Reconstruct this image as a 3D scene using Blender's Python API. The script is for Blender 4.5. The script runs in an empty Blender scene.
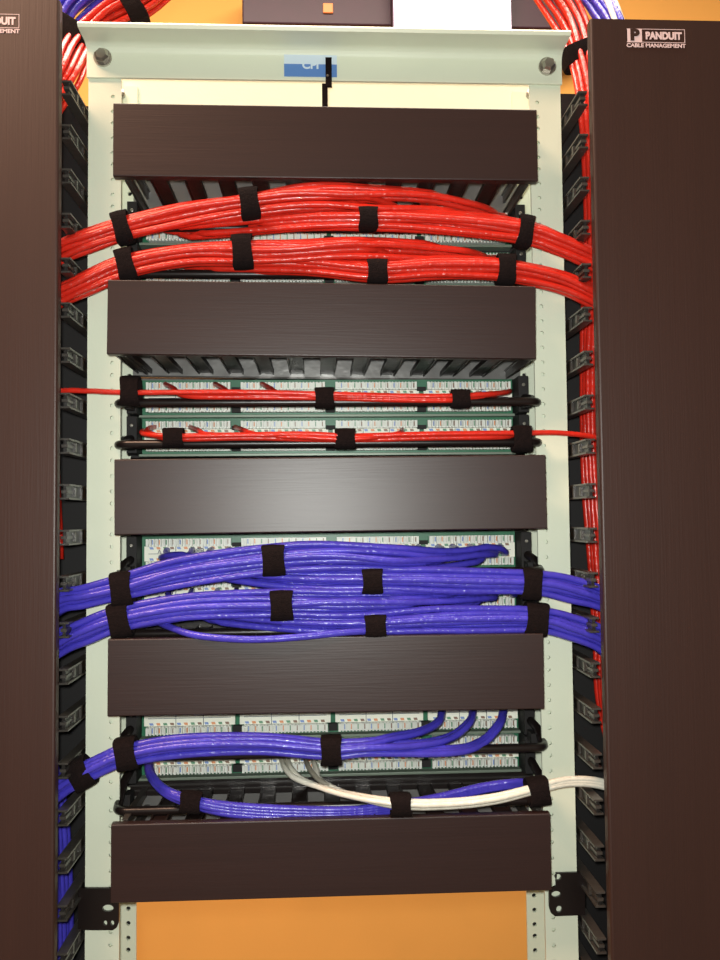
import bpy, math, random
from mathutils import Vector, Matrix
random.seed(7)
C = bpy.context.scene.collection

# ------------------------------------------------------------------ camera
F, D, YAW, PIT, ROL, CX, CZ = 850.0, .8877, .0486, .0444, .0101, -.0128, 1.6010
Z0 = 1.98                                     # height of the top horizontal cable manager
fw0 = Vector((math.sin(YAW), math.cos(YAW), 0)); rt = Vector((math.cos(YAW), -math.sin(YAW), 0))
fw = fw0 * math.cos(PIT) + Vector((0, 0, math.sin(PIT)))
up = Vector((0, 0, math.cos(PIT))) - fw0 * math.sin(PIT)
rt3 = rt * math.cos(ROL) - up * math.sin(ROL); up3 = rt * math.sin(ROL) + up * math.cos(ROL)
EYE = Vector((CX, -D, CZ))
cam = bpy.data.objects.new('camera', bpy.data.cameras.new('camera')); C.objects.link(cam)
M4 = Matrix((rt3, up3, -fw)).transposed().to_4x4(); M4.translation = EYE
cam.matrix_world = M4
cam.data.sensor_fit = 'VERTICAL'; cam.data.sensor_height = 36; cam.data.lens = F * 36 / 960
cam.data.clip_start = .01
sc = bpy.context.scene
sc.camera = cam

# ------------------------------------------------------------------ light
sc.view_settings.view_transform = 'Standard'; sc.view_settings.look = 'None'
sc.view_settings.gamma = 1; sc.view_settings.use_curve_mapping = False
sc.view_settings.exposure = 0.0
w = bpy.data.worlds.new('room_light'); sc.world = w; w.use_nodes = True
w.node_tree.nodes['Background'].inputs[0].default_value = (1.0, .80, .62, 1)
w.node_tree.nodes['Background'].inputs[1].default_value = .16
def light(name, kind, loc, energy, col, size=.1, rot=(0, 0, 0), sizey=None):
    l = bpy.data.lights.new(name, kind); l.energy = energy; l.color = col
    if kind == 'AREA':
        l.size = size
        if sizey: l.shape = 'RECTANGLE'; l.size_y = sizey
    else: l.shadow_soft_size = size
    o = bpy.data.objects.new(name, l); C.objects.link(o); o.location = loc; o.rotation_euler = rot
    return o
light('camera_flash', 'POINT', EYE + up3 * .020 + rt3 * -.012, 26, (.97, 1.0, .95), .012)
light('ceiling_light_above_rack', 'AREA', (.0, .15, 3.55), 105, (1, .88, .74), 1.8, (0, 0, 0), 1.0)
light('warm_fill_over_aisle', 'AREA', (-1.1, -1.0, 3.2), 60, (1, .62, .42), 1.0, (0, 0, 0), .5)  # added warm fill standing in for the orange reflection on the left door

# ------------------------------------------------------------------ measuring
def at(px, py, Y=0.0):
    d = fw + rt3 * ((px - 360) / F) + up3 * ((480 - py) / F)
    return EYE + d * ((Y - EYE.y) / d.y)

# ------------------------------------------------------------------ materials
def srgb(r, g, b):
    f = lambda v: (v / 255 / 12.92) if v / 255 < .04045 else ((v / 255 + .055) / 1.055) ** 2.4
    return (f(r), f(g), f(b), 1)
def mat(name, col, rough=.5, metal=0, noise=0, nscale=20, bump=0, bscale=80, stretch=None, emit=0, spec=None, coat=0):
    m = bpy.data.materials.new(name); m.use_nodes = True; nt = m.node_tree; b = nt.nodes['Principled BSDF']
    b.inputs['Base Color'].default_value = col; b.inputs['Roughness'].default_value = rough
    b.inputs['Metallic'].default_value = metal
    if spec is not None: b.inputs['Specular IOR Level'].default_value = spec
    if coat: b.inputs['Coat Weight'].default_value = coat
    tc = nt.nodes.new('ShaderNodeTexCoord'); mp = nt.nodes.new('ShaderNodeMapping')
    nt.links.new(tc.outputs['Object'], mp.inputs[0])
    if stretch: mp.inputs['Scale'].default_value = stretch
    if noise:
        n = nt.nodes.new('ShaderNodeTexNoise'); n.inputs['Scale'].default_value = nscale; n.inputs['Detail'].default_value = 5
        nt.links.new(mp.outputs[0], n.inputs[0])
        r = nt.nodes.new('ShaderNodeValToRGB'); r.color_ramp.elements[0].position = .3; r.color_ramp.elements[1].position = .7
        r.color_ramp.elements[0].color = tuple(c * (1 - noise) for c in col[:3]) + (1,)
        r.color_ramp.elements[1].color = tuple(min(1, c * (1 + noise)) for c in col[:3]) + (1,)
        nt.links.new(n.outputs[0], r.inputs[0]); nt.links.new(r.outputs[0], b.inputs['Base Color'])
    if bump:
        n = nt.nodes.new('ShaderNodeTexNoise'); n.inputs['Scale'].default_value = bscale; n.inputs['Detail'].default_value = 3
        nt.links.new(mp.outputs[0], n.inputs[0])
        k = nt.nodes.new('ShaderNodeBump'); k.inputs['Strength'].default_value = bump; k.inputs['Distance'].default_value = .002
        nt.links.new(n.outputs[0], k.inputs['Height']); nt.links.new(k.outputs[0], b.inputs['Normal'])
    if emit:
        b.inputs['Emission Color'].default_value = col; b.inputs['Emission Strength'].default_value = emit
    return m
M = dict(
    rack=mat('painted_rack_cream', srgb(224, 230, 208), .42, noise=.03, nscale=8, bump=.05, bscale=300),
    orange=mat('orange_wall_paint', srgb(248, 180, 90), .8, noise=.02, nscale=6, bump=.1, bscale=120),
    cover=mat('satin_black_cover', srgb(41, 24, 22), .40, noise=.10, nscale=9, bump=.05, bscale=60, stretch=(.25, 1, 9), spec=.55),
    door=mat('satin_black_door', srgb(52, 31, 25), .46, noise=.06, nscale=5, bump=.08, bscale=60, stretch=(9, 1, .25), spec=.5),
    dark=mat('black_interior', srgb(13, 8, 8), .7, noise=.1, nscale=30),
    finger=mat('grey_black_finger_plastic', srgb(62, 58, 54), .32, noise=.15, nscale=60, bump=.15, bscale=120),
    fweb=mat('dark_finger_web', srgb(38, 34, 32), .35, noise=.3, nscale=60, bump=.2, bscale=120),
    lip=mat('dark_steel_lip', srgb(84, 80, 78), .25, noise=.2, nscale=40, bump=.3, bscale=60, metal=.6),
    hfinger=mat('grey_finger_plastic', srgb(34, 24, 22), .38, noise=.2, nscale=60, bump=.2, bscale=90, spec=.3),
    gloss=mat('grey_steel_back_plate', srgb(128, 126, 124), .30, noise=.15, bump=.3, bscale=60, metal=.4),
    rod=mat('black_rod', srgb(26, 19, 18), .32, noise=.1, bump=.05),
    velcro=mat('black_hook_and_loop', srgb(22, 14, 14), .95, noise=.25, nscale=300, bump=.5, bscale=700, spec=.15),
    green=mat('green_circuit_board', srgb(38, 105, 74), .4, noise=.1, nscale=60),
    plate=mat('grey_green_steel', srgb(120, 132, 118), .4, metal=.2, noise=.05),
    white=mat('white_plastic', srgb(226, 228, 220), .4, noise=.03),
    label=mat('white_label', srgb(240, 240, 225), .5, noise=.02),
    ink=mat('label_ink', srgb(60, 70, 90), .6),
    wblue=mat('wire_blue', srgb(128, 152, 204), .4), worange=mat('wire_orange', srgb(222, 150, 106), .4),
    wgreen=mat('wire_green', srgb(104, 150, 120), .4), wbrown=mat('wire_brown', srgb(140, 112, 96), .4),
    steel=mat('zinc_bolt', srgb(185, 180, 170), .28, metal=.9, noise=.1),
    logo=mat('printed_logo', srgb(222, 196, 196), .5),
    blue_label=mat('blue_sticker', srgb(96, 140, 205), .3, noise=.03),
    glare_and_print=mat('pale_glare_and_print', srgb(215, 232, 245), .3, noise=.02),  # painted glare on the blue sticker, also its white lettering
    lamp=mat('lamp_diffuser', (1, .86, .98, 1), .5, emit=4),
    amber=mat('amber_plate', srgb(235, 130, 70), .5, emit=.35),
    purple=mat('dark_plum_box', srgb(52, 8, 32), .5, noise=.1),
    ceil=mat('ceiling_paint', srgb(220, 205, 180), .9, noise=.03), floor=mat('floor_tile', srgb(120, 110, 100), .5, noise=.1),
)
def cable_mat(name, col, var=.12):
    m = mat(name, col, .28, noise=var, nscale=45, bump=.5, bscale=190, coat=.08)
    return m
M['red'] = cable_mat('red_cable_jacket', srgb(208, 42, 28))
M['blue'] = cable_mat('blue_cable_jacket', srgb(70, 62, 186))
M['ivory'] = cable_mat('white_cable_jacket', srgb(232, 228, 212), .05)
M['grey'] = cable_mat('grey_cable_jacket', srgb(150, 144, 130), .05)

# ------------------------------------------------------------------ mesh helpers
class MB:
    def __init__(s): s.v = []; s.f = []; s.m = []; s.mats = []; s.smooth = False
    def mi(s, m):
        if m not in s.mats: s.mats.append(m)
        return s.mats.index(m)
    def box(s, x0, x1, y0, y1, z0, z1, m='dark'):
        n = len(s.v); k = s.mi(m)
        s.v += [(x, y, z) for x in (x0, x1) for y in (y0, y1) for z in (z0, z1)]
        for q in ((0, 1, 3, 2), (4, 6, 7, 5), (0, 4, 5, 1), (2, 3, 7, 6), (0, 2, 6, 4), (1, 5, 7, 3)):
            s.f.append(tuple(n + i for i in q)); s.m.append(k)
        return s
    def tube(s, P, r, m='rod', n=8, ry=None, cap=True):
        P = [Vector(p) for p in P]; k = s.mi(m); base = len(s.v); s.smooth = True
        t = (P[1] - P[0]).normalized(); a = t.orthogonal().normalized()
        for i, p in enumerate(P):
            if i == 0: t = P[1] - P[0]
            elif i == len(P) - 1: t = P[-1] - P[-2]
            else: t = P[i + 1] - P[i - 1]
            t.normalize(); a = (a - t * a.dot(t)).normalized(); b = t.cross(a)
            rr = r[i] if isinstance(r, (list, tuple)) else r
            for j in range(n):
                w = 2 * math.pi * j / n
                s.v.append(tuple(p + (a * math.cos(w) + b * math.sin(w)) * rr))
        for i in range(len(P) - 1):
            for j in range(n):
                j2 = (j + 1) % n
                s.f.append((base + i * n + j, base + i * n + j2, base + (i + 1) * n + j2, base + (i + 1) * n + j)); s.m.append(k)
        if cap:
            s.f.append(tuple(base + j for j in reversed(range(n)))); s.m.append(k)
            e = base + (len(P) - 1) * n; s.f.append(tuple(e + j for j in range(n))); s.m.append(k)
        return s
    def prism(s, prof, x0, x1, m='rack'):           # closed (y, z) profile extruded along X
        n = len(s.v); L = len(prof); k = s.mi(m)
        s.v += [(x0, y, z) for y, z in prof] + [(x1, y, z) for y, z in prof]
        for i in range(L):
            j = (i + 1) % L; s.f.append((n + i, n + j, n + L + j, n + L + i)); s.m.append(k)
        s.f.append(tuple(n + i for i in reversed(range(L)))); s.m.append(k)
        s.f.append(tuple(n + L + i for i in range(L))); s.m.append(k)
        return s
    def holes(s, x0, x1, zs, hx, r, y0, y1, ztop, zbot, m='rack'):
        """flat flange between y0 (front) and y1 with a column of round holes at hx, heights zs"""
        k = s.mi(m); zs = sorted(zs); N = 12
        cuts = [zbot] + [(a + b) / 2 for a, b in zip(zs, zs[1:])] + [ztop]
        q = 4 * r if 4 * r < (x1 - x0) else (x1 - x0)
        xl, xr = max(x0, hx - 2 * r), min(x1, hx + 2 * r)
        def quad(a, b, c, d): s.f.append((a, b, c, d)); s.m.append(k)
        for zi, z in enumerate(zs):
            za, zb = cuts[zi], cuts[zi + 1]
            for Y in (y0, y1):
                for (a, b) in ((x0, xl), (xr, x1)):
                    if b - a > 1e-5:
                        n = len(s.v); s.v += [(a, Y, za), (b, Y, za), (b, Y, zb), (a, Y, zb)]; quad(n, n + 1, n + 2, n + 3)
                n = len(s.v)
                for i in range(N):
                    w = 2 * math.pi * (i + .5) / N - math.pi * .75 - math.pi / N
                    s.v.append((hx + r * math.cos(w), Y, z + r * math.sin(w)))
                cs = [(xl, za), (xr, za), (xr, zb), (xl, zb)]
                for i in range(N):
                    e = i // 3; t = (i % 3) / 3
                    a, b = cs[e], cs[(e + 1) % 4]
                    s.v.append((a[0] + (b[0] - a[0]) * t, Y, a[1] + (b[1] - a[1]) * t))
                for i in range(N):
                    j = (i + 1) % N; quad(n + i, n + j, n + N + j, n + N + i)
            n = len(s.v)
            for Y in (y0, y1):
                for i in range(N):
                    w = 2 * math.pi * i / N; s.v.append((hx + r * math.cos(w), Y, z + r * math.sin(w)))
            for i in range(N):
                j = (i + 1) % N; quad(n + i, n + j, n + N + j, n + N + i)
        for x in (x0, x1):
            n = len(s.v); s.v += [(x, y0, zbot), (x, y1, zbot), (x, y1, ztop), (x, y0, ztop)]; quad(n, n + 1, n + 2, n + 3)
        for z in (zbot, ztop):
            n = len(s.v); s.v += [(x0, y0, z), (x1, y0, z), (x1, y1, z), (x0, y1, z)]; quad(n, n + 1, n + 2, n + 3)
        return s
    def build(s, name, parent=None, loc=None, bevel=0):
        me = bpy.data.meshes.new(name)
        o = Vector(loc) if loc is not None else Vector((0, 0, 0))
        me.from_pydata([tuple(Vector(v) - o) for v in s.v], [], s.f)
        for m in s.mats: me.materials.append(M[m])
        me.polygons.foreach_set('material_index', s.m)
        if s.smooth: me.polygons.foreach_set('use_smooth', [True] * len(me.polygons))
        me.update()
        ob = bpy.data.objects.new(name, me); C.objects.link(ob)
        if parent is not None:
            ob.parent = parent; ob.location = o - parent.location
        else: ob.location = o
        if bevel:
            b = ob.modifiers.new('bevel', 'BEVEL'); b.width = bevel; b.segments = 2; b.limit_method = 'ANGLE'
        return ob
def tag(o, label=None, cat=None, group=None, kind=None):
    if label: o['label'] = label
    if cat: o['category'] = cat
    if group: o['group'] = group
    if kind: o['kind'] = kind
    return o
def empty(name, loc, label, cat, group=None):
    o = bpy.data.objects.new(name, None); C.objects.link(o); o.location = loc; o.empty_display_size = .02
    return tag(o, label, cat, group)
def text(name, s, parent, loc, size, m='logo', bold=.0, sx=1.0, align='CENTER'):
    cu = bpy.data.curves.new(name, 'FONT'); cu.body = s; cu.size = size; cu.offset = bold
    cu.align_x = align; cu.align_y = 'CENTER'; cu.extrude = .0002
    t = bpy.data.objects.new(name, cu); C.objects.link(t)
    bpy.context.view_layer.update()
    me = bpy.data.meshes.new_from_object(t.evaluated_get(bpy.context.evaluated_depsgraph_get()))
    bpy.data.objects.remove(t)
    me.transform(Matrix.Rotation(math.pi / 2, 4, 'X') @ Matrix.Diagonal((sx, 1, 1, 1)))
    me.materials.clear(); me.materials.append(M[m])
    o = bpy.data.objects.new(name, me); C.objects.link(o); o.parent = parent; o.location = Vector(loc) - parent_world(parent)
    return o
def parent_world(p):
    v = Vector((0, 0, 0))
    while p is not None: v += p.location; p = p.parent
    return v
def plate2d(name, outlines, thick, m, parent, loc):
    """flat plate in XZ with holes; first outline is the border"""
    cu = bpy.data.curves.new(name, 'CURVE'); cu.dimensions = '2D'; cu.fill_mode = 'BOTH'; cu.extrude = thick / 2
    for pts in outlines:
        sp = cu.splines.new('POLY'); sp.points.add(len(pts) - 1); sp.use_cyclic_u = True
        for p, q in zip(sp.points, pts): p.co = (q[0], q[1], 0, 1)
    t = bpy.data.objects.new(name, cu); C.objects.link(t); bpy.context.view_layer.update()
    me = bpy.data.meshes.new_from_object(t.evaluated_get(bpy.context.evaluated_depsgraph_get()))
    bpy.data.objects.remove(t)
    me.transform(Matrix.Rotation(math.pi / 2, 4, 'X')); me.materials.clear(); me.materials.append(M[m])
    o = bpy.data.objects.new(name, me); C.objects.link(o)
    if parent is not None: o.parent = parent; o.location = Vector(loc) - parent_world(parent)
    else: o.location = loc
    return o
def catmull(P, per=8):
    P = [Vector(p) for p in P]; Q = [P[0] * 2 - P[1]] + P + [P[-1] * 2 - P[-2]]; out = []
    for i in range(1, len(Q) - 2):
        a, b, c, d = Q[i - 1:i + 3]
        for k in range(per):
            t = k / per
            out.append(.5 * (2 * b + (c - a) * t + (2 * a - 5 * b + 4 * c - d) * t * t + (3 * b - a - 3 * c + d) * t ** 3))
    out.append(P[-1]); return out
def mat_parent(child, root):
    child.parent = root

# ------------------------------------------------------------------ room
WY = 1.60
b = MB(); b.box(-3, 3, WY, WY + .1, 0, 3.7, 'orange'); tag(b.build('wall_back'), kind='structure')
b = MB(); b.box(-3, 3, -2.6, WY, -.1, 0, 'floor'); tag(b.build('floor'), kind='structure')
b = MB(); b.box(-3, 3, -2.6, WY, 3.7, 3.8, 'ceil'); tag(b.build('ceiling'), kind='structure')

# ------------------------------------------------------------------ rack
RW = .2515; FL = .034; RY = .080                   # half width, flange width, rear flange plane
ZT = (at(200, 83, 0).z + at(480, 87, 0).z) / 2 + .03
rack = empty('equipment_rack', (0, .04, 0), 'cream painted open two-post equipment rack holding all the patch panels', 'rack')
zt_lip = (at(200, 47, 0).z + at(480, 56, 0).z) / 2
zb_bar = (at(200, 79, 0).z + at(480, 86, 0).z) / 2
hz = []
z = .06
base = Z0 - .0889 / 2 - 40 * .04445
zz = base
while zz < zt_lip - .04:
    for d in (.00635, .02223, .0381): 
        if .05 < zz + d < zb_bar - .012: hz.append(zz + d)
    zz += .04445
for s in (-1, 1):
    b = MB(); xo, xi = s * RW, s * (RW - FL); hx = s * (RW - FL + .0085)
    b.holes(min(xo, xi), max(xo, xi), hz, hx, .0021, 0, .003, zt_lip, 0)
    b.box(min(hx-.006,hx+.006), max(hx-.006,hx+.006), .0052, .0070, 0, zt_lip, 'rack')
    b.build('rack_upright', rack)
    b = MB()
    b.holes(min(xo, xi), max(xo, xi), hz, s * (RW - FL + .0085), .0025, RY, RY + .003, zt_lip, 0)
    b.box(hx - .006, hx + .006, RY + .0045, RY + .006, 0, zt_lip, 'dark')  # dark strip added behind the rear holes so they read dark
    b.box(min(xo, xo - s * .003), max(xo, xo - s * .003), .003, RY, 0, zt_lip, 'rack')
    b.build('upright_web', rack)
def angle_profile(y, sgn, zb, zl, d=.036):
    th = .003; R = .010; pts = [(y, zb), (y, zl - R)]
    out = []
    for i in range(7):
        a = math.pi / 2 * i / 6
        out.append((y - sgn * (R - R * math.cos(a)), zl - R + R * math.sin(a)))
    outer = [(y + sgn * 0, zb)] + out + [(y - sgn * (d - .002), zl + .0), (y - sgn * d, zl + .003), (y - sgn * (d - .001), zl + .005)]
    inner = [(y + sgn * th, zb)]
    up_ = []
    for i in range(7):
        a = math.pi / 2 * i / 6
        up_.append((y + sgn * th - sgn * (R - R * math.cos(a)), zl - R + .004 + R * math.sin(a)))
    return outer + list(reversed([inner[0]] + up_))
bar = empty('top_angle_bar', (0, -.02, zb_bar), 'cream top crossbar with flared upper lip, end bolts and blue sticker', 'rack crossbar')
b = MB(); b.prism(angle_profile(-.0035, 1, zb_bar, zt_lip), -RW - .001, RW + .001, 'rack'); b.smooth = False
b.build('bar', bar)
for px, py in ((102, 56), (548, 65)):
    p = at(px, py, -.008); b = MB()
    b.tube([p + Vector((0, .0045, 0)), p + Vector((0, .0015, 0))], .0095, 'steel', 20)
    b.tube([p + Vector((0, .0015, 0)), p + Vector((0, -.003, 0)), p + Vector((0, -.006, 0))], [.0078, .0078, .0055], 'steel', 6); b.smooth = False
    b.build('bolt', bar, loc=p)
pa, pb = at(284, 53.5, -.0042), at(337, 77, -.0042); mz = pa.z + (pb.z - pa.z) * .45
b = MB(); b.box(pa.x, pb.x, -.0042, -.0035, pb.z, mz, 'blue_label'); b.box(pa.x, pb.x, -.0042, -.0035, mz, pa.z - .0008, 'glare_and_print')  # pale upper part is glare painted onto the blue sticker
b.box(pa.x, pb.x, -.0042, -.0035, pa.z - .0008, pa.z, 'blue_label')
st = b.build('sticker', bar, loc=((pa.x + pb.x) / 2, -.004, pb.z)); st['label'] = 'blue sticker with white letters and painted glare'
text('lettering', 'CPI', st, ((pa.x + pb.x) / 2, -.0043, mz - .0015), .011, 'glare_and_print', .0004, 1.1)
rear = MB(); rear.prism([(RY + .0035, zb_bar - .002), (RY + .0035, zt_lip + .024), (RY + .045, zt_lip + .024), (RY + .045, zt_lip + .021), (RY + .0065, zt_lip + .021), (RY + .0065, zb_bar - .002)], -RW, RW, 'rack')
o = rear.build('rear_angle_bar', loc=(0, RY + .02, zb_bar)); tag(o, 'plain cream crossbar across the back of the rack, seen below the front crossbar', 'rack crossbar')
for px in (121, 530):
    p = at(px, 95, RY - .001); b = MB(); b.tube([p + Vector((0, .0005, 0)), p + Vector((0, -.005, 0))], .005, 'steel', 12)
    o = b.build('bolt_head', loc=p); tag(o, 'small shiny bolt on the %s rear flange under the top crossbar' % ('left' if px < 300 else 'right'), 'bolt')

# black hook strap hanging over the crossbar
h = MB()
p0, p1 = at(328.5, 58, -.007), at(327.5, 87, -.007); q1 = at(325, 108, -.007)
h.box(p0.x - .0033, p0.x + .0033, -.0085, -.0055, p1.z, p0.z, 'velcro')
h.box(q1.x - .0030, q1.x + .0030, -.0065, -.0040, q1.z - .01, p1.z + .004, 'velcro')
h.tube([(p1.x, -.0088, p1.z + .011), (p1.x, -.0102, p1.z + .011)], .0012, 'steel', 8); h.smooth = False
tag(h.build('hanging_strap', loc=p0), 'thin black strap hanging from the top crossbar in front of the blue sticker', 'strap')

# ------------------------------------------------------------------ overhead box and lamp at the wall
BY = WY - .16
pa, pb = at(242, -32, BY), at(585, 29, BY)
ob = empty('wall_box', (pa.x, BY, pb.z), 'dark plum box high on the orange wall above the rack', 'box')
b = MB(); b.box(pa.x, pb.x, BY, WY, pb.z, pa.z, 'purple'); b.build('housing', ob, bevel=.004)
pc = at(328, 9, BY); b = MB(); b.box(pc.x - .014, pc.x + .014, BY - .006, BY, pc.z - .014, pc.z + .014, 'amber'); b.build('indicator', ob, bevel=.002)['label'] = 'small square amber indicator'
pa, pb = at(392, -32, BY - .06), at(512, 31, BY - .06)
lp = empty('wall_lamp', ((pa.x + pb.x) / 2, BY - .05, pb.z), 'glaring pinkish white lamp above the top crossbar', 'lamp')
b = MB(); b.box(pa.x, pb.x, BY - .06, BY - .0005, pb.z, pa.z, 'purple'); b.build('housing', lp)
b = MB(); b.box(pa.x + .004, pb.x - .004, BY - .066, BY - .06, pb.z + .004, pa.z - .004, 'lamp'); b.build('diffuser', lp)

# ------------------------------------------------------------------ horizontal cable managers
names = ['brown-black cable manager just below the top crossbar',
         'black cable manager with smudged cover between the red bundles and thin red cables',
         'black cable manager in the middle, between thin red cables and blue bundles',
         'black cable manager between the thick blue bundles and the single blue bundle',
         'dark cable manager lowest in the rack, below the white cables']
CW, CH = .2139, .0373; OFF = [-.0010, -.0062, .0012, -.0048, -.0012]
pitch = .0342; fx0 = at(328, 362, .03).x
mzs = [Z0, Z0 - .17780 - .0030, Z0 - .17780 * 2, Z0 - .17780 * 3 + .0010, Z0 - .17780 * 4 + .0020]
TILT = [.002, .0125, -.004, .004, .002]
def finger_bar(x, zc, top):
    b = MB(); w = .0082
    b.box(x - w, x + w, -.034, .074, zc - .0012, zc + .0012, 'hfinger')
    b.box(x - w, x - w + .0015, -.034, .074, zc - .0028, zc + .0028, 'hfinger')
    b.box(x + w - .0015, x + w, -.034, .074, zc - .0028, zc + .0028, 'hfinger')
    b.box(x - w - .002, x + w + .002, -.0375, -.034, zc - .0028, zc + .0028, 'hfinger')
    return b
for k, zc in enumerate(mzs):
    r = empty('horizontal_cable_manager', (0, .04, zc), names[k], 'cable manager', 'horizontal cable managers')
    ox = OFF[k]
    r.rotation_euler.y = TILT[k]
    b = MB()                                   # C-shaped cover
    prof = [(-.043, -CH), (-.0449, -CH + .0003), (-.0455, -CH + .001), (-.0455, CH - .001), (-.0449, CH - .0003), (-.043, CH), (-.036, CH), (-.036, CH - .002), (-.042, CH - .0022), (-.0432, CH - .004), (-.0432, -CH + .004), (-.042, -CH + .0022), (-.036, -CH + .002), (-.036, -CH)]
    b.prism([(y, zc + z) for y, z in prof], ox - CW, ox + CW, 'cover'); b.build('cover', r, loc=(ox, -.045, zc), bevel=.0006)
    b = MB(); b.box(-.2205, .2205, .0745, .0795, zc - .0440, zc + .0440, 'gloss')
    b.prism([(.0745, zc - .0425), (.060, zc - .0425), (.060, zc - .0405), (.0745, zc - .0385)], -.2205, .2205, 'lip')
    b.prism([(.0745, zc + .0425), (.060, zc + .0425), (.060, zc + .0405), (.0745, zc + .0385)], -.2205, .2205, 'lip')
    b.build('back_plate', r, loc=(0, .077, zc))
    b = MB(); b.box(-.2205, .2205, .062, .0745, zc + .0300, zc + .0462, 'rod'); b.box(-.2205, .2205, .0612, .062, zc + .0350, zc + .0365, 'lip'); b.build('finger_rail', r, loc=(0, .068, zc + .038))
    i = -7
    while fx0 + i * pitch < .205:
        x = fx0 + i * pitch
        if x - .0102 > ox - CW + .003 and x + .0102 < ox + CW - .003:
            for tz in (zc + .0335, zc - .0335): finger_bar(x, tz, 0).build('finger', r, loc=(x, .02, tz))
        i += 1
    for s in (-1, 1):
        b = MB(); xx = s * .2045
        for tz in (-.033, -.011, .011, .033):
            b.box(xx - .0014, xx + .0014, -.034, .0745, zc + tz - .0045, zc + tz + .0045, 'finger')
            b.box(xx - .003, xx + .003, -.034, .0745, zc + tz + .0040, zc + tz + .0055, 'finger')
        b.box(xx - .002, xx + .002, -.0375, -.034, zc - .036, zc + .036, 'finger')
        b.build('side_fingers', r, loc=(xx, .02, zc))

# ------------------------------------------------------------------ patch panels
pzs = []
for py in (227, 267.5, 397, 435.5, 552, 593, 716, 755): pzs.append(at(325, py, .050).z)
groups = [(-.2035, -.1075), (-.0965, -.0005), (.0085, .1045), (.1155, .2035)]
ga = [(at(a, 400, .035).x, at(c, 400, .035).x) for a, c in ((145, 228), (241, 324), (337, 417), (430, 512))]
wires = ['wblue', 'worange', 'wgreen', 'wbrown']
plab = ['patch panel mostly hidden behind the upper red bundle', 'patch panel mostly hidden behind the lower red bundle',
        'patch panel behind the upper thin red cable, four rows of white contacts', 'patch panel behind the lower thin red cable',
        'patch panel above and behind the upper thick blue bundle, label strip partly showing', 'patch panel mostly hidden behind the lower thick blue bundle',
        'patch panel with bright coloured squares on its label, just under the fourth black cover', 'patch panel behind the single blue bundle, lowest of the patch panels']
rodz = [at(300, 229, -.012).z, at(300, 275, -.012).z, at(300, 402.5, -.012).z, at(300, 443.5, -.012).z, at(300, 574, -.012).z, at(300, 631, -.012).z, at(540, 747, -.012).z, at(300, 806, -.012).z]
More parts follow.
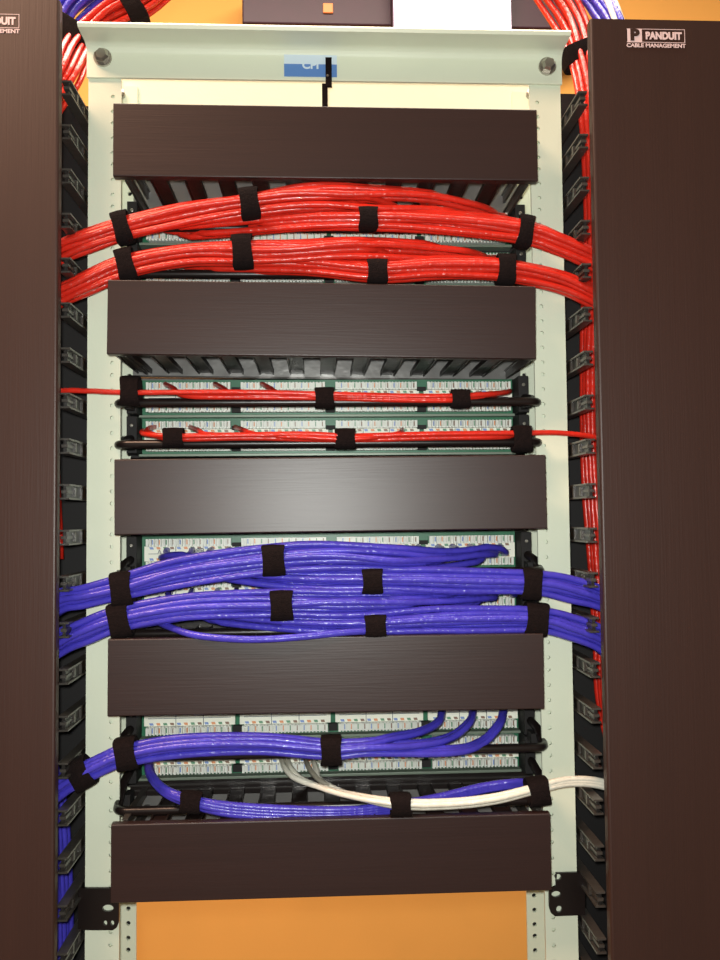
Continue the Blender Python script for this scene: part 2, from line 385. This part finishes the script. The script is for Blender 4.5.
for k, zc in enumerate(pzs):
    r = empty('patch_panel', (0, .06, zc), plab[k], 'patch panel', 'patch panels')
    b = MB(); b.box(-.2205, .2205, .062, .0795, zc - .0265, zc + .0205, 'dark')
    b.box(-.2085, .2065, .047, .062, zc - .0224, zc - .0196, 'plate'); b.build('mounting_plate', r, loc=(0, .07, zc), bevel=.0004)
    b = MB(); b.box(-.2085, .2065, .0585, .0615, zc - .0194, zc + .0205, 'green'); b.build('circuit_board', r, loc=(0, .046, zc))
    for (x0, x1) in ga:
        for row in (1, -1):
            b = MB(); n = 24; p = (x1 - x0) / n
            za, zb_ = zc + row * .0082, zc + row * .0163
            lo, hi = min(za, zb_), max(za, zb_)
            b.box(x0, x1, .0505, .0585, lo, hi, 'white')
            for i in range(n + 1):
                x = x0 + i * p; t = .0007 if i % 8 else .0013
                b.box(x - t, x + t, .046, .0505, lo, hi, 'white')
            for i in range(n):
                x = x0 + (i + .5) * p; q = wires[(i // 2) % 4] if i % 2 else 'white'
                b.box(x - .0005, x + .0005, .048, .0505, lo + .002, hi - .001, q)
            b.build('punchdown_block', r, loc=((x0 + x1) / 2, .05, (lo + hi) / 2))
        b = MB(); b.box(x0 - .0045, x1 + .0045, .0545, .0585, zc - .0081, zc + .0081, 'label'); n = 12; p = (x1 - x0) / n
        for row in (1, -1):
            zs_ = zc + row * .0061
            for i in range(n):
                x = x0 + (i + .25) * p
                nn = len(b.v); q = b.mi(wires[i % 4])
                b.v += [(x, .0542, zs_ - .0013), (x + p * .55, .0542, zs_ - .0013), (x + p * .42, .0542, zs_ + .0013), (x - p * .12, .0542, zs_ + .0013)]
                b.f.append((nn, nn + 1, nn + 2, nn + 3)); b.m.append(q)
        for i in range(1, 3): b.box(x0 + (x1 - x0) * i / 3 - .0003, x0 + (x1 - x0) * i / 3 + .0003, .0541, .0545, zc - .008, zc + .008, 'ink')
        b.box(x0, x1, .0541, .0545, zc - .0003, zc + .0002, 'ink')
        lb = b.build('label_strip', r, loc=((x0 + x1) / 2, .055, zc))
        if k == 4 and x0 < -.15:
            text('lettering', '568B', lb, (x0 + .052, .0537, zc + .0022), .0085, 'ink', .0001)
            text('lettering', 'A', lb, (x0 + .012, .0537, zc + .0022), .006, 'ink')
        if k == 4 and x0 > .1:
            text('lettering', 'A', lb, (x0 + .052, .0537, zc + .0022), .006, 'ink')
    for (a, c) in zip(ga, ga[1:]):
        x = (a[1] + c[0]) / 2
        b = MB(); b.box(x - .005, x + .005, .052, .0585, zc + .007, zc + .0115, 'dark'); b.box(x - .005, x + .005, .052, .0585, zc - .0165, zc - .009, 'dark')
        b.build('spacer', r, loc=(x, .04, zc))
    zr = rodz[k]; X = .2185
    for s in (-1, 1):
        b = MB(); xx = s * .2125
        b.box(xx - .0055, xx + .0055, .030, .062, zc - .0200, zc + .0200, 'dark'); b.box(xx - .0035, xx + .0035, .010, .030, min(zr, zc - .006) - .003, min(zr, zc) + .008, 'dark')
        b.tube([(xx, .030, zc + .010), (xx, .0285, zc + .010)], .002, 'steel', 8); b.smooth = False
        b.build('end_bracket', r, loc=(xx, .046, zc), bevel=.0006)
    y1 = -.014; P = [(-X + .006, .034, zc - .004), (-X, .020, (zr + zc) / 2)]
    for i in range(5):
        a = math.pi / 2 * i / 4; P.append((-X + .012 - .012 * math.cos(a) - .0, y1 + .012 - .012 * math.sin(a), zr))
    P += [(x_, y1, zr) for x_ in (-.1, 0, .1)] + [(-x_, y_, z_) for x_, y_, z_ in reversed(P)]
    b = MB(); b.tube(P, .0046, 'rod', 12); b.build('cable_support_bar', r, loc=(0, y1, zr))

# ------------------------------------------------------------------ vertical cable managers
xl = (at(57, 300, -.068).x + at(57, 760, -.068).x) / 2; xr = (at(598, 300, -.068).x + at(604, 760, -.068).x) / 2
ztl = at(30, -4, -.075).z; ztr = at(650, 17, -.075).z
def vertical_manager(s, xe, ztop, label):
    r = empty('vertical_cable_manager', (s * .33, .0, 0), label, 'cable manager', 'vertical cable managers')
    W = .150
    xo = xe + s * W
    prof = []                                   # plan-view profile of the door (x, y)
    R = .0025
    pts = [(xe, -.060), (xe, -.068)] + [(xe + s * (R - R * math.cos(a)), -.068 - R * math.sin(a)) for a in (math.pi / 6, math.pi / 3, math.pi / 2)]
    pts += [(xo - s * (R - R * math.cos(a)), -.068 - R * math.sin(a)) for a in (math.pi / 2, math.pi / 3, math.pi / 6)] + [(xo, -.068), (xo, -.060)]
    pts += [(xo - s * .002, -.060), (xo - s * .002, -.070), (xe + s * .002, -.070), (xe + s * .002, -.060)]
    b = MB(); n = len(pts); b.mi('door')
    b.v = [(x, y, .10) for x, y in pts] + [(x, y, ztop) for x, y in pts]
    for i in range(n):
        j = (i + 1) % n; b.f.append((i, j, n + j, n + i)); b.m.append(0)
    for q in (list(reversed(range(n))), list(range(n, 2 * n))): b.f.append(tuple(q)); b.m.append(0)
    d = b.build('door', r, loc=((xe + xo) / 2, -.068, 1.0))
    # logo
    lx0, lz = (at(628, 36, -.074).x, at(659, 34, -.074).z) if s > 0 else (at(18, 22, -.074).x - .0595, at(5, 19, -.074).z)
    y = -.0708
    Wl = .0595; h2 = .0065
    b = MB()
    for (xa, xb, za, zb_) in ((0, Wl, h2, h2 + .0005), (0, Wl, -h2 - .0005, -h2), (0, .0005, -h2, h2), (Wl - .0005, Wl, -h2, h2)):
        b.box(lx0 + xa, lx0 + xb, y, y + .0005, lz + za, lz + zb_, 'logo')
    b.box(lx0, lx0 + .0155, y, y + .0004, lz - h2, lz + h2, 'logo')
    lg = b.build('logo', None)
    lg.parent = d; lg.location = -parent_world(d)
    text('lettering', 'P', d, (lx0 + .0078, y - .0004, lz), .0150, 'door', .0009, 1.15)
    text('lettering', 'PANDUIT', d, (lx0 + .0375, y, lz - .0003), .0100, 'logo', .0005, .86)
    text('lettering', 'CABLE MANAGEMENT', d, (lx0 + Wl / 2, y, lz - h2 - .0038), .0054, 'logo', .00015, 1.12)
    # back and outer wall
    zt = ztop - .008 if s > 0 else ztop - .008
    zback = at(70, 105, .09).z if s < 0 else at(575, 93, .09).z
    b = MB(); xi = s * (RW + .003); xw = s * (RW + .150)
    b.box(min(xi, xw), max(xi, xw), .092, .097, .10, zback, 'dark')
    b.box(min(xw, xw + s * .004), max(xw, xw + s * .004), -.055, .097, .10, zback, 'dark'); b.build('back_panel', r, loc=((xi + xw) / 2, .09, 1))
    # comb of fingers beside the rack post
    fx = s * (RW + .0075); zf = at(70, 537, -.02).z if s < 0 else at(590, 491.5, -.02).z
    b = MB(); b.box(fx - .004, fx + .004, .050, .092, .10, zback - .004, 'dark'); b.build('finger_spine', r, loc=(fx, .07, 1))
    zt2 = zback + .004
    zq = zf - .04445 * 13
    while zq < zback - .040:
        for side in (1, 2):
            X = fx if side == 1 else xw - s * .006
            if side == 2 : continue
            b = MB()
            b.box(X - .0016, X + .0016, -.050, .052, zq - .0062, zq + .0062, 'fweb')
            for e in (-1, 1): b.box(X - .0048, X + .0048, -.052, .052, zq + e * .0066 - .0009, zq + e * .0066 + .0009, 'finger')
            b.box(X - .004, X + .004, -.004, -.001, zq - .006, zq + .006, 'finger')
            b.box(X - .0045, X + .0045, -.030, -.026, zq - .0045, zq + .0045, 'finger')
            b.box(X - .003, X + .003, -.052, -.030, zq - .0014, zq + .0014, 'finger')
            b.build('finger', r, loc=(X, 0, zq))
        zq += .04445
    # black bracket bolted to the rack
    if s < 0: pts = [(78, 888), (119, 888), (119, 922), (117, 927), (113, 930), (78, 930)]; hl = [(108, 908, .0055, .0035), (105.5, 923, .0018, .0026), (112.5, 923, .0018, .0026)]
    else: pts = [(585, 872), (556, 873), (556, 886), (552, 888), (549, 892), (549, 907), (551, 913), (555, 916), (585, 915)]; hl = [(558, 877, .0032, .0032), (556, 894, .0048, .0032), (559, 909, .0030, .0034)]
    W3 = [at(px, py, -.004) for px, py in pts]; out = [[(p.x, p.z) for p in W3]]
    for px, py, rx, rz in hl:
        p = at(px, py, -.004); out.append([(p.x + rx * math.cos(a * math.pi / 8), p.z + rz * math.sin(a * math.pi / 8)) for a in range(16)])
    plate2d('mounting_bracket', out, .003, 'rod', r, (0, -.0030, 0))
    return r
vertical_manager(-1, xl, ztl, 'vertical cable manager with brown-black door left of the rack, logo cut off')
vertical_manager(1, xr, ztr, 'vertical cable manager with black door right of the rack, whole logo')

# ------------------------------------------------------------------ cables
CR = .0035
def disc(n):
    pts = []
    for i in range(-6, 7):
        for j in range(-6, 7):
            x = i + (j % 2) * .5 + .13; y = j * .866 + .07; pts.append((x * x + y * y, x, y))
    pts.sort(); pts = pts[:n]; R = max(math.hypot(x, y) for _, x, y in pts) or 1
    return [(x / (R + .1), y / (R + .1)) for _, x, y in pts]
def cablecurve(P, colour, label, group, name='network_cable', r=CR, per=None):
    b = MB(); b.tube(P, r, colour, 8); o = b.build(name, loc=P[len(P) // 2]); tag(o, label, 'cable', group); return o
def bundle(keys, n, colour, label, group, ends=None, toz=None, jit=.10, seed=0, r=CR, sgn=1, sub=None):
    """keys: (px, py, Y, half height, half depth); ends: px range over which the cables leave for the panel"""
    rnd = random.Random(seed); K = [at(k[0], k[1], k[2]) for k in keys]
    Pc = catmull(K, 10); H = catmull([(k[3], k[4], 0) for k in keys], 10)
    D2 = disc(n)
    if sub: D2 = sorted(D2, key=lambda q: -q[0])[sub[0]:sub[1]]
    for ci, (u, v) in enumerate(D2):
        ph = [rnd.uniform(0, 6.28) for _ in range(4)]; P = []
        fr = rnd.uniform(.8, 1.4)
        for i, c in enumerate(Pc):
            a = Pc[max(0, i - 1)]; d = Pc[min(len(Pc) - 1, i + 1)]; t = (d - a); t.y = 0; t.normalize()
            nrm = Vector((-t.z, 0, t.x)); 
            if nrm.z < 0: nrm = -nrm
            f = i / 10
            loose = max(0.0, (H[i].x - .0115) / .006); ja = jit * (0.35 + loose)
            uu = u + ja * math.sin(f * 1.3 * fr + ph[0]) + ja * .5 * math.sin(f * 2.9 + ph[1])
            vv = v + ja * .7 * math.sin(f * 1.5 + ph[2])
            P.append(c + nrm * (uu * H[i].x) + Vector((0, vv * H[i].y, 0)))
        if ends:
            lo, hi = ends; e = lo + (hi - lo) * (ci + .5) / n if not rnd.random() < .0 else hi
            # map px to X
            X = at(e, keys[-1][1], -.02).x; idx = [i for i, p in enumerate(P) if (p.x - X) * sgn > 0]
            cut = idx[0] if idx else len(P) - 1; cut = max(cut, 12)
            P = P[:cut]; q = P[-1]; zt_ = toz[ci % len(toz)]
            m_ = q + Vector((.016 * sgn, .012, (zt_ - q.z) * .25)); m2 = q + Vector((.026 * sgn, .030, (zt_ - q.z) * .8)); m3 = Vector((q.x + .028 * sgn, .0535, zt_))
            if q.y > .02: m_ = q + Vector((.006 * sgn, .004, 0)); m2 = q + Vector((.01 * sgn, .008, 0)); m3 = Vector((q.x + .012 * sgn, .0535, zt_))
            P = P[:-1] + catmull([P[-1], m_, m2, m3], 5)
        cablecurve(P, colour, label, group, r=r)
def strap(px, py, w, h, Y, dep, ang, label, skew=0):
    """hook-and-loop wrap: width w along the bundle, height h across it (pixels), dep metres through it"""
    c = at(px, py, Y); s = (D + Y) / F; W = w * s / 2; H = h * s / 2; th = .0014; N = 28
    ca, sa = math.cos(ang), math.sin(ang); rnd = random.Random(int(px * 7 + py)); b = MB(); k = b.mi('velcro')
    ax = Vector((ca, 0, sa)); nz = Vector((-sa, 0, ca)); rings = []
    for (e, rr) in ((-1, -th), (-1, -.0003), (-.9, 0), (0, .0004), (.9, 0), (1, -.0003), (1, -th)):
        ring = []
        for i in range(N):
            a = 2 * math.pi * i / N; cx, sx = math.cos(a), math.sin(a); pw = .72
            u = math.copysign(abs(sx) ** pw, sx) * (H + rr); v = math.copysign(abs(cx) ** pw, cx) * (dep + rr)
            wob = .0006 * math.sin(a * 3 + e * 2 + rnd.random() * .3)
            ring.append(len(b.v)); b.v.append(tuple(c + ax * (W * e + wob + skew * u) + nz * u + Vector((0, v, 0))))
        rings.append(ring)
    rings.append(rings[0])
    for A, B in zip(rings, rings[1:]):
        for i in range(N):
            j = (i + 1) % N; b.f.append((A[i], A[j], B[j], B[i])); b.m.append(k)
    o = b.build('cable_strap', loc=c)
    return tag(o, label, 'strap', 'black hook-and-loop cable straps')

pr = lambda i: [pzs[i] + .004, pzs[i] - .004]
# door-side tails: the cables turn down inside the vertical managers
def ltail(x, y, dy=26): return [(x - 62, y + 130, .0, .012, .010), (x - 55, y + 60, -.006, .012, .010), (x - 30, y + 17, -.016, .0125, .010)]
def rtail(x, y, dy=26): return [(x + 30, y + 19, -.016, .0125, .010), (x + 55, y + 60, -.006, .012, .010), (x + 62, y + 130, .0, .012, .010)]
T = .0125
# upper red row
bundle(ltail(58, 252) + [(60, 250, -.026, T, .010), (85, 240, -.030, T, .010), (122, 228, -.031, T, .010), (185, 213, -.033, .0135, .010), (249, 203, -.034, T, .010), (300, 197, -.036, .015, .010), (360, 196, -.034, .016, .009), (430, 200, -.028, .014, .008), (495, 213, -.014, .012, .008)], 11, 'red',
       'shiny red network cable in the upper red bundle, leaving to the left', 'red cables of the upper bundle going left', (330, 505), pr(0), seed=1)
R_ = list(reversed(rtail(596, 255)))
bundle(R_ + [(596, 259, -.026, T, .010), (560, 243, -.030, T, .010), (525, 231, -.031, T, .010), (450, 221, -.032, .0135, .009), (368, 219, -.033, .0108, .009), (300, 220, -.028, .011, .008), (230, 226, -.018, .010, .008), (150, 232, -.006, .009, .007)], 11, 'red',
       'shiny red network cable in the upper red bundle, leaving to the right', 'red cables of the upper bundle going right', (290, 160), pr(0), seed=2, sgn=-1)
# lower red row
bundle(ltail(58, 296) + [(60, 294, -.026, T, .010), (85, 282, -.030, T, .010), (127, 265, -.031, T, .010), (185, 254, -.033, .0125, .010), (243, 252, -.034, .0150, .010), (300, 251, -.036, .014, .010), (360, 248, -.034, .013, .009), (430, 250, -.026, .013, .008), (500, 258, -.012, .010, .008)], 11, 'red',
       'shiny red network cable in the lower red bundle, leaving to the left', 'red cables of the lower bundle going left', (330, 490), pr(1), seed=3)
R_ = list(reversed(rtail(596, 292)))
bundle(R_ + [(596, 296, -.026, T, .010), (560, 280, -.030, T, .010), (505, 269, -.031, T, .010), (440, 267, -.032, .0135, .009), (377, 270, -.033, .0118, .009), (310, 264, -.029, .011, .008), (240, 263, -.018, .010, .008), (160, 262, -.006, .009, .007)], 11, 'red',
       'shiny red network cable in the lower red bundle, leaving to the right', 'red cables of the lower bundle going right', (310, 160), pr(1), seed=4, sgn=-1)
# upper thick blue row
bundle(ltail(58, 608) + [(60, 602, -.026, .0115, .010), (85, 597, -.030, .0115, .010), (122, 588, -.031, T, .010), (180, 573, -.033, .0150, .010), (273, 560, -.034, .0140, .010), (330, 556, -.036, .0150, .010), (400, 560, -.032, .0150, .009), (450, 559, -.016, .010, .008), (492, 553, .006, .008, .006)], 12, 'blue',
       'shiny blue network cable in the upper thick blue bundle, leaving to the left', 'blue cables of the upper thick bundle going left', (400, 505), pr(4), seed=5)
R_ = list(reversed(rtail(604, 606)))
bundle(R_ + [(604, 601, -.026, .0115, .010), (570, 590, -.030, T, .010), (530, 583, -.031, T, .010), (450, 581, -.032, .0140, .009), (372, 579, -.033, .0120, .009), (300, 578, -.029, .012, .008), (230, 572, -.016, .010, .008), (175, 560, .008, .008, .006)], 12, 'blue',
       'shiny blue network cable in the upper thick blue bundle, leaving to the right', 'blue cables of the upper thick bundle going right', (300, 165), pr(4), seed=6, sgn=-1)
# lower thick blue row
bundle(ltail(58, 650) + [(60, 644, -.026, T, .010), (85, 632, -.030, T, .010), (120, 619, -.031, T, .010), (190, 607, -.033, .0150, .010), (282, 604, -.034, .0140, .010), (330, 604, -.036, .0140, .010), (400, 602, -.032, .0125, .009), (460, 600, -.020, .010, .008), (505, 596, .0, .008, .006)], 12, 'blue',
       'shiny blue network cable in the lower thick blue bundle, leaving to the left', 'blue cables of the lower thick bundle going left', (380, 505), pr(5), seed=7)
R_ = list(reversed(rtail(604, 652)))
bundle(R_ + [(604, 642, -.026, T, .010), (570, 628, -.030, T, .010), (530, 619, -.031, .0130, .010), (450, 620, -.032, .0140, .009), (375, 623, -.033, .0120, .009), (300, 622, -.029, .011, .008), (230, 616, -.018, .010, .008), (170, 606, -.004, .009, .007)], 12, 'blue',
       'shiny blue network cable in the lower thick blue bundle, leaving to the right', 'blue cables of the lower thick bundle going right', (310, 165), pr(5), seed=8, sgn=-1)
P = catmull([at(148, 617, .0), at(172, 628, -.030), at(200, 636, -.046), at(250, 639.5, -.052), at(300, 637, -.050), at(350, 632, -.044), at(420, 628, -.030)], 10)
cablecurve(P, 'blue', 'single blue cable sagging below the lower thick blue bundle over the fourth cover', None)
# single blue bundle: its cables peel off upwards in three loops
for i, (x, lab) in enumerate(((443, 'leftmost'), (473, 'middle'), (502, 'rightmost'))):
    dy = (-3, 1, 5)[i]
    bundle([(20, 860, .0, .010, .009), (38, 812, -.015, .010, .009), (60, 787, -.026, .0105, .010), (80, 774, -.030, .0105, .010), (105, 762, -.031, .0105, .010), (127, 754, -.031, .0115, .010), (180, 745, -.033, .0120, .010), (260, 742, -.034, .0110, .010), (330, 748, -.034, .0105, .010),
            (370, 746, -.034, .009, .009), (x - 52, 743 + dy, -.026, .006, .006), (x - 22, 736 + dy, -.012, .0045, .005), (x - 4, 723, .004, .004, .004), (x, 711, .030, .004, .004), (x, 702, .0525, .004, .004)], 11, 'blue',
           'blue cable of the single blue bundle ending in the %s of three loops' % lab, 'blue cables of the single bundle, %s loop' % lab, seed=9, sub=((0, 4), (4, 7), (7, 11))[i])
# thin blue run below it
for j in range(4):
    d = [(0, 0), (0, 6), (3, 3), (2, -3)][j]
    P = catmull([at(147 + d[0], 762, .045), at(150 + d[0], 775 + d[1] * .3, .006), at(165, 790 + d[1] * .6, -.016), at(190, 800 + d[1] * .7, -.031 + .003 * (j % 2)), at(230, 808 + d[1], -.034), at(300, 812 + d[1], -.033), at(360, 811 + d[1] * .8, -.030), at(430, 800 + d[1] * .6, -.018), at(480, 788 + d[1] * .5, -.014), at(515, 783 + d[1] * .4, -.014), at(531, 783 + d[1] * .2, .0), at(534, 779, .03)], 9)
    cablecurve(P, 'blue', 'blue cable of the thin run sagging over the lowest horizontal cable manager', 'blue cables of the thin lowest run')
# white cables
for j in range(3):
    dy = [0, 5.5, 3][j]; m_ = ['ivory', 'ivory', 'ivory'][j]; sx = [281, 312, 287][j]; dyy = [-.038, -.037, -.043][j]
    P = catmull([at(sx, 757, .052), at(sx + 4, 768, .012), at(sx + 18 - 8 * (j == 1), 780 + dy * .3, -.012), at(345 + 10 * (j == 1), 793 + dy * .6, dyy + .010), at(400, 801 + dy, dyy), at(450, 801 + dy, dyy), at(495, 796 + dy, dyy), at(537, 786 + dy * .9, -.036), at(570, 779 + dy * .9, -.030), at(605, 782 + dy, -.022), at(640, 800 + dy, -.008), at(655, 860, .0)], 9)
    cablecurve(P, m_, ['white cable starting furthest left behind the single blue bundle, upper of the white run', 'white cable starting nearest the middle strap, lower of the white run', 'white cable lying in front of the other two white cables'][j], None, r=.0030)
P = catmull([at(305, 757, .052), at(309, 768, .012), at(322, 782, -.014), at(352, 796, -.022), at(400, 806, -.026), at(450, 806, -.027)], 9)
cablecurve(P, 'grey', 'short grey cable beside the white cables, dipping from behind the blue bundle', None, r=.0027)
# thin red cables
def thin(row, pts, lab, n=1, r=.0028):
    P = catmull([at(*p) for p in pts], 9); cablecurve(P, 'red', lab, 'thin red cables on the %s support bar' % row, r=r)
thin('upper', [(20, 440, .0), (42, 398, -.012), (62, 391, -.022), (90, 391, -.024), (130, 392.5, -.023), (230, 392, -.024), (324, 394, -.023), (400, 396, -.023), (450, 396, -.023), (490, 394, -.018), (507, 392, .005), (510, 391, .050)], 'thin red cable on the upper support bar, leaving to the left')
for j, x0 in enumerate((165, 215, 262)):
    thin('upper', [(x0, 384, .050), (x0 + 8, 388, .008), (x0 + 22, 396 - j, -.019), (x0 + 80, 397 - j, -.021), (324, 398 - j * 2, -.022 - j * .002), (400, 400 - j * 2, -.022), (455, 400 - j * 1.5, -.021), (470 + 10 * j, 396, -.008), (480 + 10 * j, 393, .050)], 'short thin red cable resting on the upper support bar')
thin('lower', [(150, 432, .050), (143, 431, .010), (145, 434, -.010), (173, 436, -.023), (250, 435, -.024), (345, 436, -.024), (430, 434, -.024), (521, 433, -.023), (560, 433, -.022), (598, 438, -.018), (625, 450, -.008), (640, 500, .0)], 'thin red cable on the lower support bar, leaving to the right')
thin('lower', [(155, 427, .050), (148, 429, .012), (152, 434, -.008), (175, 439, -.021), (250, 438, -.022), (345, 440, -.022), (430, 438, -.022), (500, 437, -.020), (515, 434, .0), (516, 432, .050)], 'red cable running the whole lower support bar under the leaving one')
for j, x0 in enumerate((190, 235)):
    thin('lower', [(x0, 427, .050), (x0 + 8, 430, .006), (x0 + 24, 435, -.018), (300, 434 + 3 * j, -.026), (345, 436 + 3 * j, -.027), (380, 437, -.022), (400, 433, .0), (402, 430, .050)], 'short red cable crossing the left half of the lower support bar')
# vertical runs and overhead bundles
def vbundle(keys, n, colour, label, group, seed): 
    rnd = random.Random(seed); K = [at(k[0], k[1], k[2]) for k in keys]; Pc = catmull(K, 9); Hh = catmull([(k[3], 0, 0) for k in keys], 9)
    for (u, v) in disc(n):
        p1 = rnd.uniform(0, 6); P = []
        for i, c in enumerate(Pc):
            a = Pc[max(0, i - 1)]; d = Pc[min(len(Pc) - 1, i + 1)]; t = (d - a).normalized(); s1 = t.cross(Vector((0, 1, 0))).normalized(); s2 = t.cross(s1)
            P.append(c + s1 * (u + .06 * math.sin(i * .3 + p1)) * Hh[i].x + s2 * (v * Hh[i].x))
        cablecurve(P, colour, label, group)
vbundle([(190, -45, .14, .019), (150, -5, .13, .019), (108, 20, .12, .019), (82, 45, .10, .018), (66, 75, .06, .017), (46, 110, .045, .015), (38, 160, .045, .014), (36, 260, .045, .013), (44, 420, .045, .013), (50, 560, .045, .012)], 16, 'red', 'red cable arching over the top of the rack into the left vertical manager', 'red overhead cables on the left', 21)
vbundle([(140, -50, .14, .020), (100, -12, .13, .020), (72, 14, .12, .020), (54, 45, .10, .018), (36, 80, .06, .016), (28, 200, .045, .014), (26, 500, .045, .013), (30, 700, .045, .012), (54, 800, .045, .011), (60, 880, .045, .010), (62, 975, .045, .010)], 14, 'blue', 'blue cable arching over the top of the rack into the left vertical manager', 'blue overhead cables on the left', 22)
vbundle([(510, -60, .14, .022), (545, -15, .13, .022), (569, 22, .11, .021), (583, 60, .08, .018), (592, 110, .05, .014), (594, 180, .045, .012), (596, 260, .045, .012), (590, 340, .045, .0095), (590, 420, .045, .0095), (593, 500, .045, .0095), (599, 570, .045, .011), (604, 640, .045, .010), (606, 700, .045, .010), (625, 780, .045, .010)], 16, 'red', 'red cable arching over the top of the rack into the right vertical manager', 'red overhead cables on the right', 23)
vbundle([(545, -60, .12, .018), (580, -22, .12, .018), (602, 4, .10, .017), (620, 40, .07, .015), (628, 120, .045, .014), (630, 400, .045, .013), (632, 700, .045, .012)], 13, 'blue', 'blue cable behind the top of the right door', 'blue overhead cables on the right', 24)
for j in range(2):
    P = catmull([at(575 + 8 * j, -50, .10), at(600 + 7 * j, -12, .09), at(612 + 7 * j, 12, .07), at(626 + 6 * j, 60, .05), at(640, 140, .045), at(642, 300, .045)], 9)
    cablecurve(P, 'ivory', 'white cable beside the blue cables above the right door, %s of the pair' % ('left' if j == 0 else 'right'), 'white overhead cables on the right')

# straps: (px, py, width, height, Y, half depth, slope, label)
S = [(123, 228, 16, 33, -.031, .0135, .25, 'strap where the upper red bundle crosses the left rack post'),
     (250, 204, 19, 32, -.035, .0135, .12, 'strap on the upper red bundle just left of centre, under the top cover'),
     (368, 219, 19, 23, -.036, .0120, .0, 'small strap right of centre on the lower side of the upper red bundle'),
     (524, 232, 15, 34, -.031, .0135, -.18, 'slanted strap where the upper red bundle crosses the right rack post'),
     (127, 265, 17, 33, -.031, .0135, .22, 'strap where the lower red bundle crosses the left rack post'),
     (243, 252, 20, 35, -.035, .0135, .06, 'tall strap on the lower red bundle just left of centre'),
     (377, 272, 20, 25, -.036, .0120, .0, 'strap on the lower red bundle right of centre, touching the second cover'),
     (505, 270, 18, 32, -.031, .0135, -.05, 'strap on the lower red bundle near its right end'),
     (131, 391, 18, 30, -.020, .0110, .0, 'strap at the left end of the upper thin red cables'),
     (324.5, 398, 19, 21, -.020, .0100, .0, 'strap at the middle of the upper thin red cables'),
     (460, 399, 19, 19, -.020, .0100, .0, 'strap right of centre on the upper thin red cables'),
     (174, 438, 20, 20, -.020, .0100, .0, 'strap near the left end of the lower thin red cables'),
     (345, 439, 20, 21, -.020, .0100, .0, 'strap at the middle of the lower thin red cables'),
     (521, 439, 19, 27, -.020, .0110, .0, 'strap at the right end of the lower thin red cables'),
     (123, 589, 20, 35, -.031, .0135, .10, 'strap where the upper thick blue bundle crosses the left rack post'),
     (274, 560, 22, 32, -.035, .0140, .04, 'tall strap left of centre on the upper thick blue bundle'),
     (372, 581, 20, 26, -.036, .0125, .0, 'strap right of centre on the upper thick blue bundle'),
     (530, 584, 19, 32, -.031, .0135, -.10, 'strap where the upper thick blue bundle crosses the right rack post'),
     (121, 620, 20, 35, -.031, .0135, .18, 'strap where the lower thick blue bundle crosses the left rack post'),
     (282, 605, 22, 31, -.035, .0140, .02, 'strap left of centre on the lower thick blue bundle'),
     (375, 626, 21, 24, -.036, .0125, .0, 'strap right of centre on the lower thick blue bundle, just over the fourth cover'),
     (535, 619, 22, 34, -.031, .0135, -.12, 'strap where the lower thick blue bundle crosses the right rack post'),
     (82, 773, 20, 31, -.030, .0125, .50, 'slanted strap on the single blue bundle beside the left door'),
     (127.5, 753, 20, 32, -.031, .0130, .16, 'strap where the single blue bundle crosses the left rack post'),
     (331, 750, 20, 29, -.034, .0130, .0, 'strap at the middle of the single blue bundle'),
     (191, 802, 20, 21, -.031, .0090, -.12, 'small strap on the thin lowest blue run near its left bend'),
     (400, 804, 20, 21, -.036, .0130, .0, 'strap around the white cables at the middle of the lowest manager'),
     (537, 791, 20, 27, -.028, .0150, .10, 'strap around the white cables near the right rack post')]
for a in S: strap(a[0], a[1], a[2], a[3], a[4], a[5], a[6], 'black ' + a[7])
for px, py, w_, h_, Y, dep, an, lab in ((132, 8, 18, 44, .125, .021, .55, 'red overhead cables above the left end of the top crossbar'), (72, 38, 24, 52, .10, .022, 1.0, 'overhead cables beside the left door'), (582, 55, 17, 44, .082, .021, -1.2, 'red overhead cables beside the right door')):
    strap(px, py, w_, h_, Y, dep, an, 'black strap around the ' + lab)
